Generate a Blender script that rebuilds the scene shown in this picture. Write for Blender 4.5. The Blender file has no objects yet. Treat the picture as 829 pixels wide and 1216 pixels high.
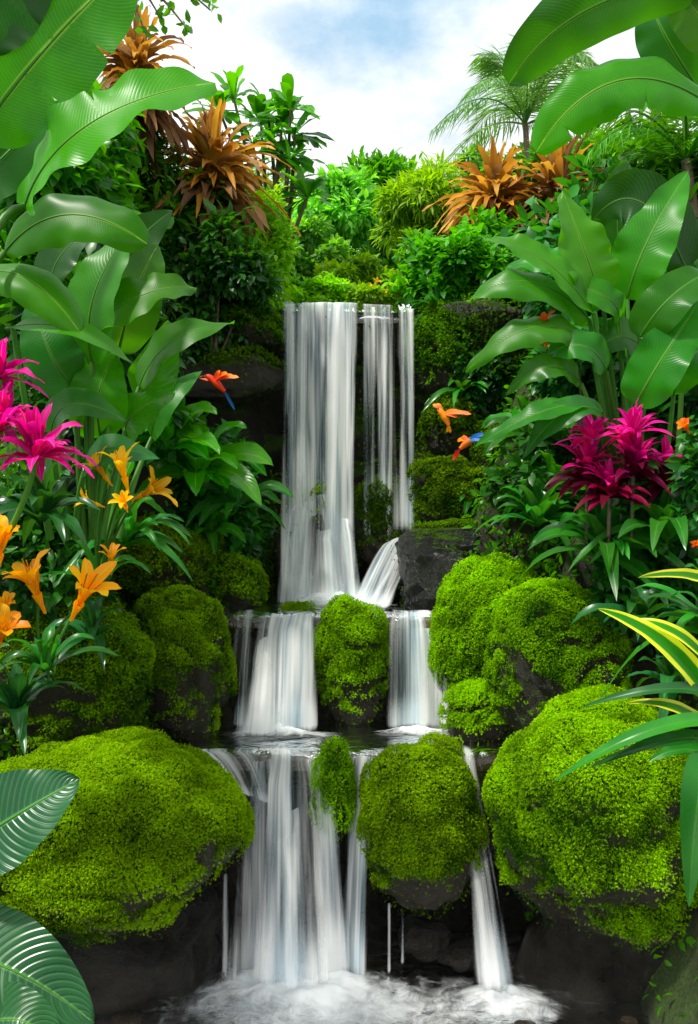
import bpy, bmesh, math
import numpy as np
from math import radians, pi
rng = np.random.default_rng(7)
scene = bpy.context.scene
COL = scene.collection
F = 1000.0; H = 2.2
def P(px, py, Y): return np.array([(px-414.5)/F*Y, Y, H-(py-608)/F*Y])
def U(v): 
    v = np.asarray(v, float); return v/(np.linalg.norm(v, axis=-1, keepdims=True)+1e-9)
def sm(a, b, x):
    t = np.clip((np.asarray(x, float)-a)/(b-a), 0, 1); return t*t*(3-2*t)
def fbm(Pt, scale, seed, octs=3):
    r = np.random.default_rng(seed); out = np.zeros(len(Pt)); amp = 1; tot = 0
    Q = Pt*scale
    for o in range(octs):
        K = U(r.normal(size=(5,3)))*(1.8**o)*r.uniform(.7,1.3,(5,1)); ph = r.uniform(0, 6.28, 5)
        w = np.sin(Q@K.T*2.0+ph+1.3*np.sin(Q@np.roll(K,1,0).T*1.1+ph[::-1]))
        out += amp*w.sum(1)/2.6; tot += amp; amp *= .55
    return np.clip(out/tot, -1.3, 1.3)

# ---------- mesh builder ----------
OFF = {}
class MB:
    def __init__(s): s.V=[];s.L=[];s.T=[];s.U=[];s.A=[];s.n=0
    def add(s, V, L, T, UV=None, A=.5):
        V = np.asarray(V,float).reshape(-1,3); k=len(V)
        s.V.append(V); s.L.append(np.asarray(L,np.int64)+s.n); s.T.append(np.asarray(T,np.int64))
        s.U.append(np.zeros((k,2)) if UV is None else np.asarray(UV,float).reshape(-1,2))
        s.A.append(np.full(k,A,float) if np.isscalar(A) else np.asarray(A,float).ravel()); s.n += k
        return s
    def grid(s, G, UV=None, A=.5, closed=False):
        a,b = G.shape[:2]; idx = np.arange(a*b).reshape(a,b)
        if closed: idx = np.concatenate([idx, idx[:,:1]],1)
        q = np.stack([idx[:-1,:-1],idx[1:,:-1],idx[1:,1:],idx[:-1,1:]],-1).reshape(-1)
        return s.add(G.reshape(-1,3), q, np.full(len(q)//4,4), UV, A)
    def build(s, name, mat, parent=None, smooth=True, base=None):
        V = np.concatenate(s.V); L = np.concatenate(s.L); T = np.concatenate(s.T)
        if parent is not None: off = OFF[parent.name]
        else: off = np.array(base, float) if base is not None else np.array([V[:,0].mean(),V[:,1].mean(),V[:,2].min()])
        me = bpy.data.meshes.new(name)
        me.vertices.add(len(V)); me.vertices.foreach_set('co',(V-off).astype(np.float32).ravel())
        me.loops.add(len(L)); me.loops.foreach_set('vertex_index', L.astype(np.int32))
        me.polygons.add(len(T)); st = np.concatenate([[0],np.cumsum(T)[:-1]]); me.polygons.foreach_set('loop_start', st.astype(np.int32))
        me.polygons.foreach_set('use_smooth', np.full(len(T), smooth))
        me.update(calc_edges=True)
        uvl = me.uv_layers.new(name='UVMap'); uvl.data.foreach_set('uv', np.concatenate(s.U)[L].astype(np.float32).ravel())
        at = me.attributes.new('tint','FLOAT','POINT'); at.data.foreach_set('value', np.concatenate(s.A).astype(np.float32))
        me.materials.append(mat)
        o = bpy.data.objects.new(name, me); COL.objects.link(o)
        if parent is not None: o.parent = parent
        else: o.location = off
        OFF[o.name] = off
        return o
def thing(name, label, cat, loc, group=None):
    o = bpy.data.objects.new(name, None); COL.objects.link(o); o.location = loc; OFF[o.name]=np.array(loc,float)
    o.empty_display_size = .1
    o['label']=label; o['category']=cat
    if group: o['group']=group
    return o
def tag(o, label, cat, group=None, kind=None):
    o['label']=label; o['category']=cat
    if group: o['group']=group
    if kind: o['kind']=kind
    return o

# ---------- geometry pieces ----------
def bez(p0,m,p2,n):
    p0,m,p2 = map(np.asarray,(p0,m,p2)); c = 2*m-(p0+p2)/2; t=np.linspace(0,1,n)[:,None]
    return (1-t)**2*p0+2*t*(1-t)*c+t*t*p2
PROF = {'banana':(.38,.42),'ovate':(.42,.75),'lance':(.7,.95),'strap':(.28,.75),'petal':(.8,.55),'heart':(.3,.7),'feather':(.5,.4),'spat':(1.1,.5)}
def blade(mb, p0, m, p2, w, nrm, prof='lance', fold=.25, wave=.05, nL=14, nW=4, A=.5, tears=0, curl=0, r=rng):
    C = bez(p0,m,p2,nL+1); T = U(np.gradient(C,axis=0)); n = np.asarray(nrm,float)
    S = U(np.cross(T, n)); N = U(np.cross(S,T))
    t = np.linspace(0,1,nL+1); a,b = PROF[prof]; tm=a/(a+b); 
    wd = w*(np.clip(t,1e-4,1)**a)*(np.clip(1-t,0,1)**b)/(tm**a*(1-tm)**b)
    if prof=='strap': wd = np.maximum(wd, w*.3*(1-t))
    v = np.linspace(-1,1,2*nW+1)
    ph = r.uniform(0,6.28,2); fr = r.uniform(9,16)
    W2 = np.repeat(wd[:,None],2*nW+1,1)
    for k in range(tears):
        t0=r.uniform(.2,.9); sd=r.choice([-1,1]); dp=r.uniform(.2,.6)
        W2 *= 1-dp*np.exp(-((t-t0)/.008)**2)[:,None]*(v*sd>0)[None,:]
    av = np.abs(v)[None,:]
    up = fold*W2*av**1.3 + wave*w*(np.sin(fr*t[:,None]+ph[0]+(v[None,:]>0)*2.1)+.5*np.sin(2.3*fr*t[:,None]+ph[1]+(v[None,:]>0)*1.1))*av**2 - curl*W2*av**3
    G = C[:,None,:]+S[:,None,:]*(W2*v[None,:])[...,None]+N[:,None,:]*up[...,None]
    UV = np.stack(np.meshgrid(t,(v+1)/2,indexing='ij'),-1)
    return mb.grid(G,UV,A)
def tube(mb, pts, rad, n=7, A=.5):
    pts=np.asarray(pts,float); k=len(pts); rad=np.full(k,rad) if np.isscalar(rad) else np.asarray(rad,float)
    T=U(np.gradient(pts,axis=0)); ref=np.array([.31,.17,.93]) if abs(T[:,2]).mean()<.8 else np.array([.9,.3,.1])
    S=U(np.cross(T,ref)); N=np.cross(T,S); a=np.linspace(0,2*pi,n,endpoint=False)
    G=pts[:,None]+rad[:,None,None]*(S[:,None]*np.cos(a)[None,:,None]+N[:,None]*np.sin(a)[None,:,None])
    return mb.grid(G,None,A,closed=True)
TL_V=np.array([[0,0,0],[.35,-.5,.05],[.35,0,0],[.35,.5,.05],[.72,-.36,0],[.72,0,-.05],[.72,.36,0],[1,0,-.16]])
TL_F=([0,1,2],[0,2,3],[1,4,5,2],[2,5,6,3],[4,7,5],[5,7,6])
TQ_V=np.array([[0,0,0],[.5,-.5,.12],[1,0,-.1],[.5,.5,.12]]); TQ_F=([0,1,2,3],)
def inst(mb, tv, tf, O, A, C, L, W, tint):
    k=len(O); A=U(A); B=U(np.cross(C,A)); C=np.cross(A,B)
    V=O[:,None]+A[:,None]*(L[:,None]*tv[:,0])[...,None]+B[:,None]*(W[:,None]*tv[:,1])[...,None]+C[:,None]*(L[:,None]*tv[:,2])[...,None]
    fl=np.concatenate([np.array(f) for f in tf]); tt=np.array([len(f) for f in tf]); nv=len(tv)
    Ls=(np.arange(k)[:,None]*nv+fl[None]).ravel()
    UV=np.tile(np.stack([tv[:,0],tv[:,1]+.5],-1),(k,1))
    return mb.add(V.reshape(-1,3),Ls,np.tile(tt,k),UV,np.repeat(tint,nv))

# ---------- materials ----------
def node(nt, typ, ins=None, **props):
    nd = nt.nodes.new(typ)
    for k,v in props.items(): setattr(nd,k,v)
    for k,v in (ins or {}).items():
        if hasattr(v,'is_output'): nt.links.new(v, nd.inputs[k])
        else:
            if isinstance(v,(tuple,list)) and len(v)==3 and nd.inputs[k].type=='RGBA': v=(*v,1)
            nd.inputs[k].default_value=v
    return nd
def mth(nt,op,a,b=0.,c=0.,clamp=False): return node(nt,'ShaderNodeMath',{0:a,1:b,2:c},operation=op,use_clamp=clamp).outputs[0]
def mix(nt,f,a,b,blend='MIX'): return node(nt,'ShaderNodeMixRGB',{0:f,1:a,2:b},blend_type=blend).outputs[0]
def mr(nt,v,a,b,c=0.,d=1.): return node(nt,'ShaderNodeMapRange',{0:v,1:a,2:b,3:c,4:d}).outputs[0]
def newmat(name):
    m=bpy.data.materials.new(name); m.use_nodes=True; m.node_tree.nodes.clear(); return m,m.node_tree
def out(nt,s): node(nt,'ShaderNodeOutputMaterial',{0:s})
def leafmat(name,c1,c2,rib=None,nv=0,k=2.,rough=.32,trans=.3,grad=None,gr=(.2,1.),edge=None,er=(.55,.7),spec=.32,bump=.1,vein=.04):
    m,nt=newmat(name)
    uv=node(nt,'ShaderNodeUVMap',uv_map='UVMap').outputs[0]; sp=node(nt,'ShaderNodeSeparateXYZ',{0:uv})
    u=sp.outputs[0]; v=mth(nt,'MULTIPLY',mth(nt,'ABSOLUTE',mth(nt,'SUBTRACT',sp.outputs[1],.5)),2.)
    tint=node(nt,'ShaderNodeAttribute',attribute_name='tint').outputs['Fac']
    oc=node(nt,'ShaderNodeTexCoord').outputs['Object']
    nz=node(nt,'ShaderNodeTexNoise',{'Vector':oc,'Scale':6.,'Detail':4.}).outputs[0]
    f=mth(nt,'ADD',mth(nt,'MULTIPLY',tint,.9),mth(nt,'SUBTRACT',mth(nt,'MULTIPLY',nz,1.3),.6),clamp=True)
    col=mix(nt,f,c1,c2)
    if grad: col=mix(nt,mr(nt,u,gr[0],gr[1]),col,grad)
    nrm=None
    if nv:
        lat=mth(nt,'SINE',mth(nt,'MULTIPLY',mth(nt,'SUBTRACT',mth(nt,'MULTIPLY',u,float(nv)),mth(nt,'MULTIPLY',mth(nt,'POWER',v,1.3),float(k))),6.283))
        lat=mth(nt,'POWER',mth(nt,'ADD',mth(nt,'MULTIPLY',lat,.5),.5),3.)
        col=mix(nt,mth(nt,'MULTIPLY',lat,vein*2),col,rib or (.2,.4,.1))
        nrm=node(nt,'ShaderNodeBump',{'Strength':bump,'Distance':.006,'Height':lat}).outputs[0]
    if edge: col=mix(nt,mr(nt,mth(nt,'ADD',v,mth(nt,'MULTIPLY',nz,.25)),er[0],er[1]),col,edge)
    if rib: col=mix(nt,mr(nt,v,.02,.07,.75,0.),col,rib)
    rnd=node(nt,'ShaderNodeObjectInfo').outputs['Random']
    col=node(nt,'ShaderNodeHueSaturation',{'Hue':mth(nt,'ADD',.488,mth(nt,'MULTIPLY',rnd,.02)),'Saturation':1.04,'Value':mth(nt,'ADD',.72,mth(nt,'MULTIPLY',rnd,.55)),'Color':col}).outputs[0]
    pi_={'Base Color':col,'Roughness':mr(nt,nz,.3,.7,rough-.06,rough+.12),'Specular IOR Level':spec}
    if nrm: pi_['Normal']=nrm
    pb=node(nt,'ShaderNodeBsdfPrincipled',pi_).outputs[0]
    tr=node(nt,'ShaderNodeBsdfTranslucent',{0:mix(nt,.3,mix(nt,1.,col,(2.4,2.4,.7),'MULTIPLY'),(.18,.5,.004)) if (not grad and c1[1]>c1[0]) else col}).outputs[0]
    out(nt,node(nt,'ShaderNodeMixShader',{0:trans,1:pb,2:tr}).outputs[0])
    return m
M={}
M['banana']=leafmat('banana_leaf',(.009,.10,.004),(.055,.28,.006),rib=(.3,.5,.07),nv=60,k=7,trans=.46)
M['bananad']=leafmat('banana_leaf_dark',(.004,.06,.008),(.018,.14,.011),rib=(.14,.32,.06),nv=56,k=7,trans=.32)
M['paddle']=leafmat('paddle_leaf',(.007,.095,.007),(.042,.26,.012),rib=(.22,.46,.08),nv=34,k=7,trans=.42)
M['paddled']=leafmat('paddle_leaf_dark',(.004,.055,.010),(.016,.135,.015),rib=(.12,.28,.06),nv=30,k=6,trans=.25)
M['calathea']=leafmat('calathea_leaf',(.003,.045,.013),(.009,.10,.018),rib=(.12,.28,.1),nv=20,k=4,rough=.25,trans=.12,spec=.42,bump=.4,vein=.08)
M['glossy']=leafmat('glossy_leaf',(.016,.18,.007),(.07,.43,.014),rib=(.25,.55,.05),nv=12,k=3,rough=.26,trans=.38,spec=.42)
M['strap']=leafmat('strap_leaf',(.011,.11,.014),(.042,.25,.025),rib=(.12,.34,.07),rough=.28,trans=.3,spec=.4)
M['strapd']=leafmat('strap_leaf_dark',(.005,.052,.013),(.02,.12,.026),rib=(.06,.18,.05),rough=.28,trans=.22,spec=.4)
M['varieg']=leafmat('variegated_leaf',(.02,.16,.01),(.045,.25,.015),trans=.38,edge=(.76,.74,.06),er=(.62,.78))
M['lime']=leafmat('lime_foliage',(.09,.29,.006),(.33,.60,.02),rough=.45,trans=.45)
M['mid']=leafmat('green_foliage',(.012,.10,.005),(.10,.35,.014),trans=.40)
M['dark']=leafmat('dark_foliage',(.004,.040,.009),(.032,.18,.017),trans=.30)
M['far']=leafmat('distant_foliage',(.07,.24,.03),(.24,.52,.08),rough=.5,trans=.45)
M['palm']=leafmat('palm_frond',(.07,.18,.05),(.17,.33,.11),rough=.45,trans=.38)
M['orange']=leafmat('orange_bromeliad_leaf',(.26,.16,.035),(.68,.34,.05),rough=.45,trans=.42,grad=(.70,.33,.05),gr=(.3,1.1))
M['brown']=leafmat('dry_leaf',(.11,.06,.025),(.42,.23,.09),rough=.6,trans=.38)
M['pink']=leafmat('pink_petal',(.78,.012,.26),(.98,.05,.42),rib=(1.,.3,.6),rough=.45,trans=.5)
M['magenta']=leafmat('magenta_leaf',(.26,.004,.07),(.62,.012,.20),rough=.4,trans=.45,grad=(.95,.05,.38),gr=(.3,1.))
M['burgundy']=leafmat('burgundy_leaf',(.06,.005,.014),(.22,.008,.05),rough=.32,trans=.3)
M['yellow']=leafmat('yellow_petal',(.95,.46,.004),(1.,.64,.015),rib=(.95,.82,.15),rough=.45,trans=.45)
M['amber']=leafmat('amber_petal',(.98,.36,.003),(1.,.58,.008),rib=(1.,.74,.08),rough=.45,trans=.45)
M['orangef']=leafmat('orange_petal',(.85,.13,.01),(.95,.25,.02),rough=.45,trans=.4)
M['stem']=leafmat('green_stem',(.02,.11,.01),(.08,.25,.025),rough=.45,trans=.05)
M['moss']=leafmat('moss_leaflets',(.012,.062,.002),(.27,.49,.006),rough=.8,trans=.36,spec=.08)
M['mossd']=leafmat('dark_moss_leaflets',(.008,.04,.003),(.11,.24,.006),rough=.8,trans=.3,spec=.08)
M['stamen']=leafmat('stamen',(.7,.3,.02),(.8,.4,.02),rough=.6,trans=.1)
M['red']=leafmat('red_feathers',(.6,.02,.01),(.8,.06,.01),rough=.5,trans=.1,grad=(.85,.25,.02),gr=(.5,1.))
M['orf']=leafmat('orange_feathers',(.8,.12,.01),(.9,.3,.02),rough=.5,trans=.1)
M['blue']=leafmat('blue_feathers',(.01,.05,.3),(.02,.15,.5),rough=.4,trans=.1)
M['beak']=leafmat('dark_beak',(.02,.018,.015),(.03,.025,.02),rough=.3,trans=.0)
def barkm():
    m,nt=newmat('bark'); oc=node(nt,'ShaderNodeTexCoord').outputs['Object']
    n=node(nt,'ShaderNodeTexNoise',{'Vector':oc,'Scale':25.,'Detail':6.}).outputs[0]
    col=mix(nt,n,(.05,.035,.022),(.2,.15,.1)); b=node(nt,'ShaderNodeBump',{'Strength':.6,'Distance':.02,'Height':n}).outputs[0]
    out(nt,node(nt,'ShaderNodeBsdfPrincipled',{'Base Color':col,'Roughness':.8,'Normal':b}).outputs[0]); return m
M['bark']=barkm()
def rockm(name,c1,c2,moss,rough=.45,attr=False):
    m,nt=newmat(name); oc=node(nt,'ShaderNodeTexCoord').outputs['Object']
    n1=node(nt,'ShaderNodeTexNoise',{'Vector':oc,'Scale':3.,'Detail':9.,'Roughness':.65}).outputs[0]
    n2=node(nt,'ShaderNodeTexNoise',{'Vector':oc,'Scale':18.,'Detail':9.,'Roughness':.75}).outputs[0]
    n3=node(nt,'ShaderNodeTexNoise',{'Vector':oc,'Scale':70.,'Detail':5.,'Roughness':.75}).outputs[0]
    col=mix(nt,mr(nt,mth(nt,'ADD',mth(nt,'MULTIPLY',n1,.6),mth(nt,'MULTIPLY',n2,.4)),.35,.65),c1,c2)
    ro=mr(nt,n1,.3,.7,rough-.15,rough+.2); sp=.5
    if attr:
        A=node(nt,'ShaderNodeAttribute',attribute_name='tint').outputs['Fac']
        mf=mr(nt,mth(nt,'ADD',A,mth(nt,'MULTIPLY',mth(nt,'SUBTRACT',n2,.5),.8)),.08,.4)
        col=mix(nt,mf,col,mix(nt,mr(nt,n3,.35,.65),(.014,.045,.002),(.10,.20,.004)))
        ro=mth(nt,'MAXIMUM',ro,mth(nt,'MULTIPLY',mf,.9)); sp=mr(nt,mf,0.,1.,.5,.1)
    elif moss>0:
        g=node(nt,'ShaderNodeNewGeometry').outputs['Normal']; nzv=node(nt,'ShaderNodeSeparateXYZ',{0:g}).outputs[2]
        mf=mr(nt,mth(nt,'ADD',nzv,mth(nt,'MULTIPLY',n1,1.2)),1.1-moss,1.35-moss)
        col=mix(nt,mf,col,mix(nt,mr(nt,n3,.35,.65),(.008,.022,.002),(.06,.12,.005)))
    b=node(nt,'ShaderNodeBump',{'Strength':1.,'Distance':.05,'Height':mth(nt,'ADD',n2,mth(nt,'ADD',n1,mth(nt,'MULTIPLY',n3,.3)))}).outputs[0]
    out(nt,node(nt,'ShaderNodeBsdfPrincipled',{'Base Color':col,'Roughness':ro,'Specular IOR Level':sp,'Normal':b}).outputs[0]); return m
M['rock']=rockm('wet_mossy_rock',(.008,.006,.004),(.045,.034,.02),.7,attr=True)
M['bare']=rockm('bare_wet_rock',(.008,.009,.009),(.045,.046,.044),.0,.22,attr=True)
M['black']=rockm('black_wet_rock',(.004,.0035,.003),(.026,.021,.014),.0,.33)
M['cliff']=rockm('cliff_rock',(.006,.005,.003),(.042,.033,.02),.42,.4)
M['soil']=rockm('bank_soil',(.010,.008,.004),(.035,.024,.013),.3,.7)
M['pebble']=rockm('pebble_rock',(.02,.014,.009),(.08,.055,.03),.0,.25)
def poolm():
    m,nt=newmat('pool_water'); oc=node(nt,'ShaderNodeTexCoord').outputs['Object']
    mp=node(nt,'ShaderNodeMapping',{'Vector':oc,'Scale':(1.,1.6,1.)}).outputs[0]
    n=node(nt,'ShaderNodeTexNoise',{'Vector':mp,'Scale':7.,'Detail':5.,'Distortion':.6}).outputs[0]
    b=node(nt,'ShaderNodeBump',{'Strength':.5,'Distance':.06,'Height':n}).outputs[0]
    fr=node(nt,'ShaderNodeFresnel',{'IOR':1.4,'Normal':b}).outputs[0]
    gl=node(nt,'ShaderNodeBsdfGlossy',{'Color':(.95,.97,1.,1),'Roughness':.08,'Normal':b}).outputs[0]
    tr=node(nt,'ShaderNodeBsdfTransparent',{0:(.5,.42,.28,1)}).outputs[0]
    df=node(nt,'ShaderNodeBsdfDiffuse',{0:(.075,.05,.028,1)}).outputs[0]
    body=node(nt,'ShaderNodeMixShader',{0:.3,1:tr,2:df}).outputs[0]
    out(nt,node(nt,'ShaderNodeMixShader',{0:mth(nt,'MULTIPLY',fr,1.8,clamp=True),1:body,2:gl}).outputs[0]); return m
M['pool']=poolm()
def fallm():
    m,nt=newmat('falling_water'); uv=node(nt,'ShaderNodeUVMap',uv_map='UVMap').outputs[0]
    def streak(sx,sy,det):
        mp=node(nt,'ShaderNodeMapping',{'Vector':uv,'Scale':(sx,sy,1.)}).outputs[0]
        return node(nt,'ShaderNodeTexNoise',{'Vector':mp,'Scale':1.,'Detail':det,'Roughness':.5,'Distortion':.4}).outputs[0]
    s1=streak(18.,.8,2.); s2=streak(70.,1.2,2.); s3=streak(7.,1.,1.)
    s=mth(nt,'ADD',mth(nt,'ADD',mth(nt,'MULTIPLY',s1,.5),mth(nt,'MULTIPLY',s2,.22)),mth(nt,'MULTIPLY',s3,.28))
    A=node(nt,'ShaderNodeAttribute',attribute_name='tint').outputs['Fac']
    thr=mth(nt,'SUBTRACT',.62,mth(nt,'MULTIPLY',A,.46))
    al=node(nt,'ShaderNodeMapRange',{0:s,1:thr,2:mth(nt,'ADD',thr,.36),3:0.,4:.93},interpolation_type='SMOOTHSTEP').outputs[0]
    al=mth(nt,'MULTIPLY',al,mr(nt,A,0.,.35),clamp=True)
    col=mix(nt,mr(nt,s,.40,.54),(.60,.79,.92),(.99,1.,1.))
    df=node(nt,'ShaderNodeBsdfDiffuse',{0:col,'Normal':node(nt,'ShaderNodeBump',{'Strength':.1,'Distance':.012,'Height':s}).outputs[0]}).outputs[0]
    tl=node(nt,'ShaderNodeBsdfTranslucent',{0:mix(nt,.5,col,(.95,1.,1.))}).outputs[0]
    body=node(nt,'ShaderNodeMixShader',{0:.35,1:df,2:tl}).outputs[0]
    out(nt,node(nt,'ShaderNodeMixShader',{0:al,1:node(nt,'ShaderNodeBsdfTransparent').outputs[0],2:body}).outputs[0]); return m
M['fall']=fallm()
def foamm():
    m,nt=newmat('foam'); oc=node(nt,'ShaderNodeTexCoord').outputs['Object']
    n=node(nt,'ShaderNodeTexNoise',{'Vector':oc,'Scale':12.,'Detail':8.,'Roughness':.65,'Distortion':.8}).outputs[0]
    A=node(nt,'ShaderNodeAttribute',attribute_name='tint').outputs['Fac']
    al=node(nt,'ShaderNodeMapRange',{0:mth(nt,'ADD',n,A),1:.62,2:1.35,3:0.,4:.97},interpolation_type='SMOOTHSTEP').outputs[0]
    df=node(nt,'ShaderNodeBsdfDiffuse',{0:(.95,.98,1.,1)}).outputs[0]; tl=node(nt,'ShaderNodeBsdfTranslucent',{0:(.95,.98,1.,1)}).outputs[0]
    body=node(nt,'ShaderNodeMixShader',{0:.3,1:df,2:tl}).outputs[0]
    out(nt,node(nt,'ShaderNodeMixShader',{0:al,1:node(nt,'ShaderNodeBsdfTransparent').outputs[0],2:body}).outputs[0]); return m
M['foam']=foamm()

# ---------- setting ----------
def hgt(x,y):
    c=-.35+1.15*sm(4.5,4.62,y)+.70*sm(5.1,5.2,y)+2.06*sm(6.3,6.45,y)+.55*sm(6.7,8.2,y)+.35*sm(8,12,y)
    hw=1.3-.4*sm(4.2,4.6,y)-.22*sm(4.9,5.2,y); s=np.maximum(0,np.abs(x+.12)-hw)
    hb=.1+1.2*sm(2.9,4.,y)+1.1*np.clip(y-4,0,2)+.2*np.clip(y-6,0,8)
    z=np.minimum(c+s*2.6,np.maximum(hb,c))
    q=np.stack([x.ravel(),y.ravel(),z.ravel()],-1)
    return z+(.05*fbm(q,2.2,5,4)).reshape(x.shape)
xs=np.linspace(-8,8,321); ys=np.concatenate([np.linspace(.3,4.3,60),np.linspace(4.34,6.6,110),np.linspace(6.7,16,60)])
X,Y=np.meshgrid(xs,ys,indexing='ij'); G=np.stack([X,Y,hgt(X,Y)],-1)
tb=MB().grid(G[:, ::-1]).build('terrain',M['soil']); tb['kind']='structure'
TERR=G
g=MB().grid(np.array([[[-150,160,-.6],[150,160,-.6]],[[-150,-40,-.6],[150,-40,-.6]]],float)).build('ground',M['soil']); g['kind']='structure'
def pool(name,x0,x1,y0,y1,z,lip=0):
    yy_=np.concatenate([np.linspace(y1,y0+.1,34),y0+.1-.1*np.sin(np.linspace(0,pi/2,10))[1:]]) if lip else np.linspace(y1,y0,40)
    zz_=np.full(len(yy_),z); 
    if lip: zz_[34:]=z-.09*(1-np.cos(np.linspace(0,pi/2,10)))[1:]
    xx,yy=np.meshgrid(np.linspace(x0,x1,40),yy_,indexing='ij'); zz=np.repeat(zz_[None],40,0)
    o=MB().grid(np.stack([xx,yy,zz],-1)).build(name,M['pool']); o['kind']='structure'; return o
pool('lower_pool_water',-3.2,3.2,.6,4.56,0.)
pool('middle_pool_water',-1.5,1.2,4.36,5.14,.95,1)
pool('upper_pool_water',-1.,.9,5.0,6.25,1.6,1)
pool('stream_water',-.52,.42,6.0,7.4,3.635,1)

def tris(G):
    a,b=G.shape[:2]; idx=np.arange(a*b).reshape(a,b)
    q=np.stack([idx[:-1,:-1],idx[1:,:-1],idx[1:,1:],idx[:-1,1:]],-1).reshape(-1,4)
    return G.reshape(-1,3), np.concatenate([q[:,[0,1,2]],q[:,[0,2,3]]])
def sample(V,Fc,n,r=rng,weight=None):
    a,b,c=V[Fc[:,0]],V[Fc[:,1]],V[Fc[:,2]]; cr=np.cross(b-a,c-a); ar=np.linalg.norm(cr,axis=1)
    w=ar if weight is None else ar*weight((a+b+c)/3,U(cr))
    i=r.choice(len(Fc),n,p=w/w.sum()); u,v=r.random((2,n)); s=u+v>1; u[s]=1-u[s]; v[s]=1-v[s]
    pt=a[i]+(b-a)[i]*u[:,None]+(c-a)[i]*v[:,None]
    return pt,U(cr[i])
def mossy(mb,pt,nr,size,r=rng,lift=.02,seed=1,bright=0.):
    k=len(pt); t=U(np.cross(nr,r.normal(size=(k,3))))
    A=U(t*1.+nr*r.uniform(.1,1.5,(k,1))+np.array([0,0,-.25])); C=U(nr+r.normal(size=(k,3))*.6)
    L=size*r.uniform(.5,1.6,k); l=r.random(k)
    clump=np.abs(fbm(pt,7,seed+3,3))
    tint=np.clip(.26+.30*fbm(pt,2.6,seed)+.5*clump+.3*(l-.5)+r.normal(size=k)*.1+.40*nr[:,2]+bright,0,1)  # inner leaflets darker, upward-facing ones lighter: shading painted into the moss colour
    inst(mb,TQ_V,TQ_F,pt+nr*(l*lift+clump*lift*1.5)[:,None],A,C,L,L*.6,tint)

# cliff wall
cz=np.linspace(0,1,150); cx=np.linspace(-3.4,3.4,260); CX,CS=np.meshgrid(cx,cz,indexing='ij')
Z=1.2+2.45*np.clip(CS/.82,0,1); back=np.clip((CS-.82)/.18,0,1)
xf=0.0
rec=sm(.78,.6,np.abs(CX-xf))
topz=3.62+.12*np.sin(CX*3.1)*(1-rec)
Z=np.minimum(Z,topz)
q=np.stack([CX.ravel(),np.zeros(CX.size),Z.ravel()],-1)
d=(.22*fbm(q,1.6,21,4)+.08*fbm(q*np.array([1,1,3.]),2.6,22,3)).reshape(CX.shape)
YY=5.92+.34*rec*sm(3.62,3.3,Z)+d*(1-.6*rec*sm(3.3,3.6,Z))+back*.9-.12*(1-rec)*sm(3.05,3.2,Z)
CG=np.stack([CX,YY,Z+back*.03],-1)
c=MB().grid(CG[::-1]).build('cliff',M['cliff']); c['kind']='structure'
CV,CF=tris(CG[::-1])
def wcliff(p,n):
    f=fbm(p,2.4,31); b=np.where(np.abs(p[:,0])<.62,.22,1.)
    return b*np.clip(f+.5+.6*(p[:,2]>3.4)+.3*(p[:,0]>.4),0,1)*(np.abs(p[:,0])<2.6)
pt,nr=sample(CV,CF,70000,weight=wcliff)
nr=np.where((nr[:,1:2]>0.3),-nr,nr)
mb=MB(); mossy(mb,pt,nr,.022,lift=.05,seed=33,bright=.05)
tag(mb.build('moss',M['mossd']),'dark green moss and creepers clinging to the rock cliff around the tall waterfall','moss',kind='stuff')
TV,TF=tris(TERR)
def wterr(p,n):
    ok=(p[:,1]>3.2)&(p[:,1]<9)&(np.abs(p[:,0])<3.2)&(np.abs(p[:,0]+.12)>(1.25-.4*sm(4.2,4.6,p[:,1])-.22*sm(4.9,5.2,p[:,1])))
    ok|=(p[:,1]>6.4)&(p[:,1]<10)&(np.abs(p[:,0])<3)
    return ok*np.clip(.5+fbm(p,2.,41),.08,1.3)
pt,nr=sample(TV,TF,28000,weight=wterr); nr=np.where(nr[:,2:]<0,-nr,nr)
mb=MB(); k=len(pt); A=U(nr*.5+rng.normal(size=(k,3))*.8); 
inst(mb,TL_V,TL_F,pt+nr*rng.uniform(0,.06,(k,1)),A,U(nr+rng.normal(size=(k,3))*.4),rng.uniform(.03,.075,k),rng.uniform(.015,.035,k),rng.random(k))
tag(mb.build('ground_cover',M['mid']),'low leafy ground cover spread over the soil of both banks','ground cover',kind='stuff')

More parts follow.
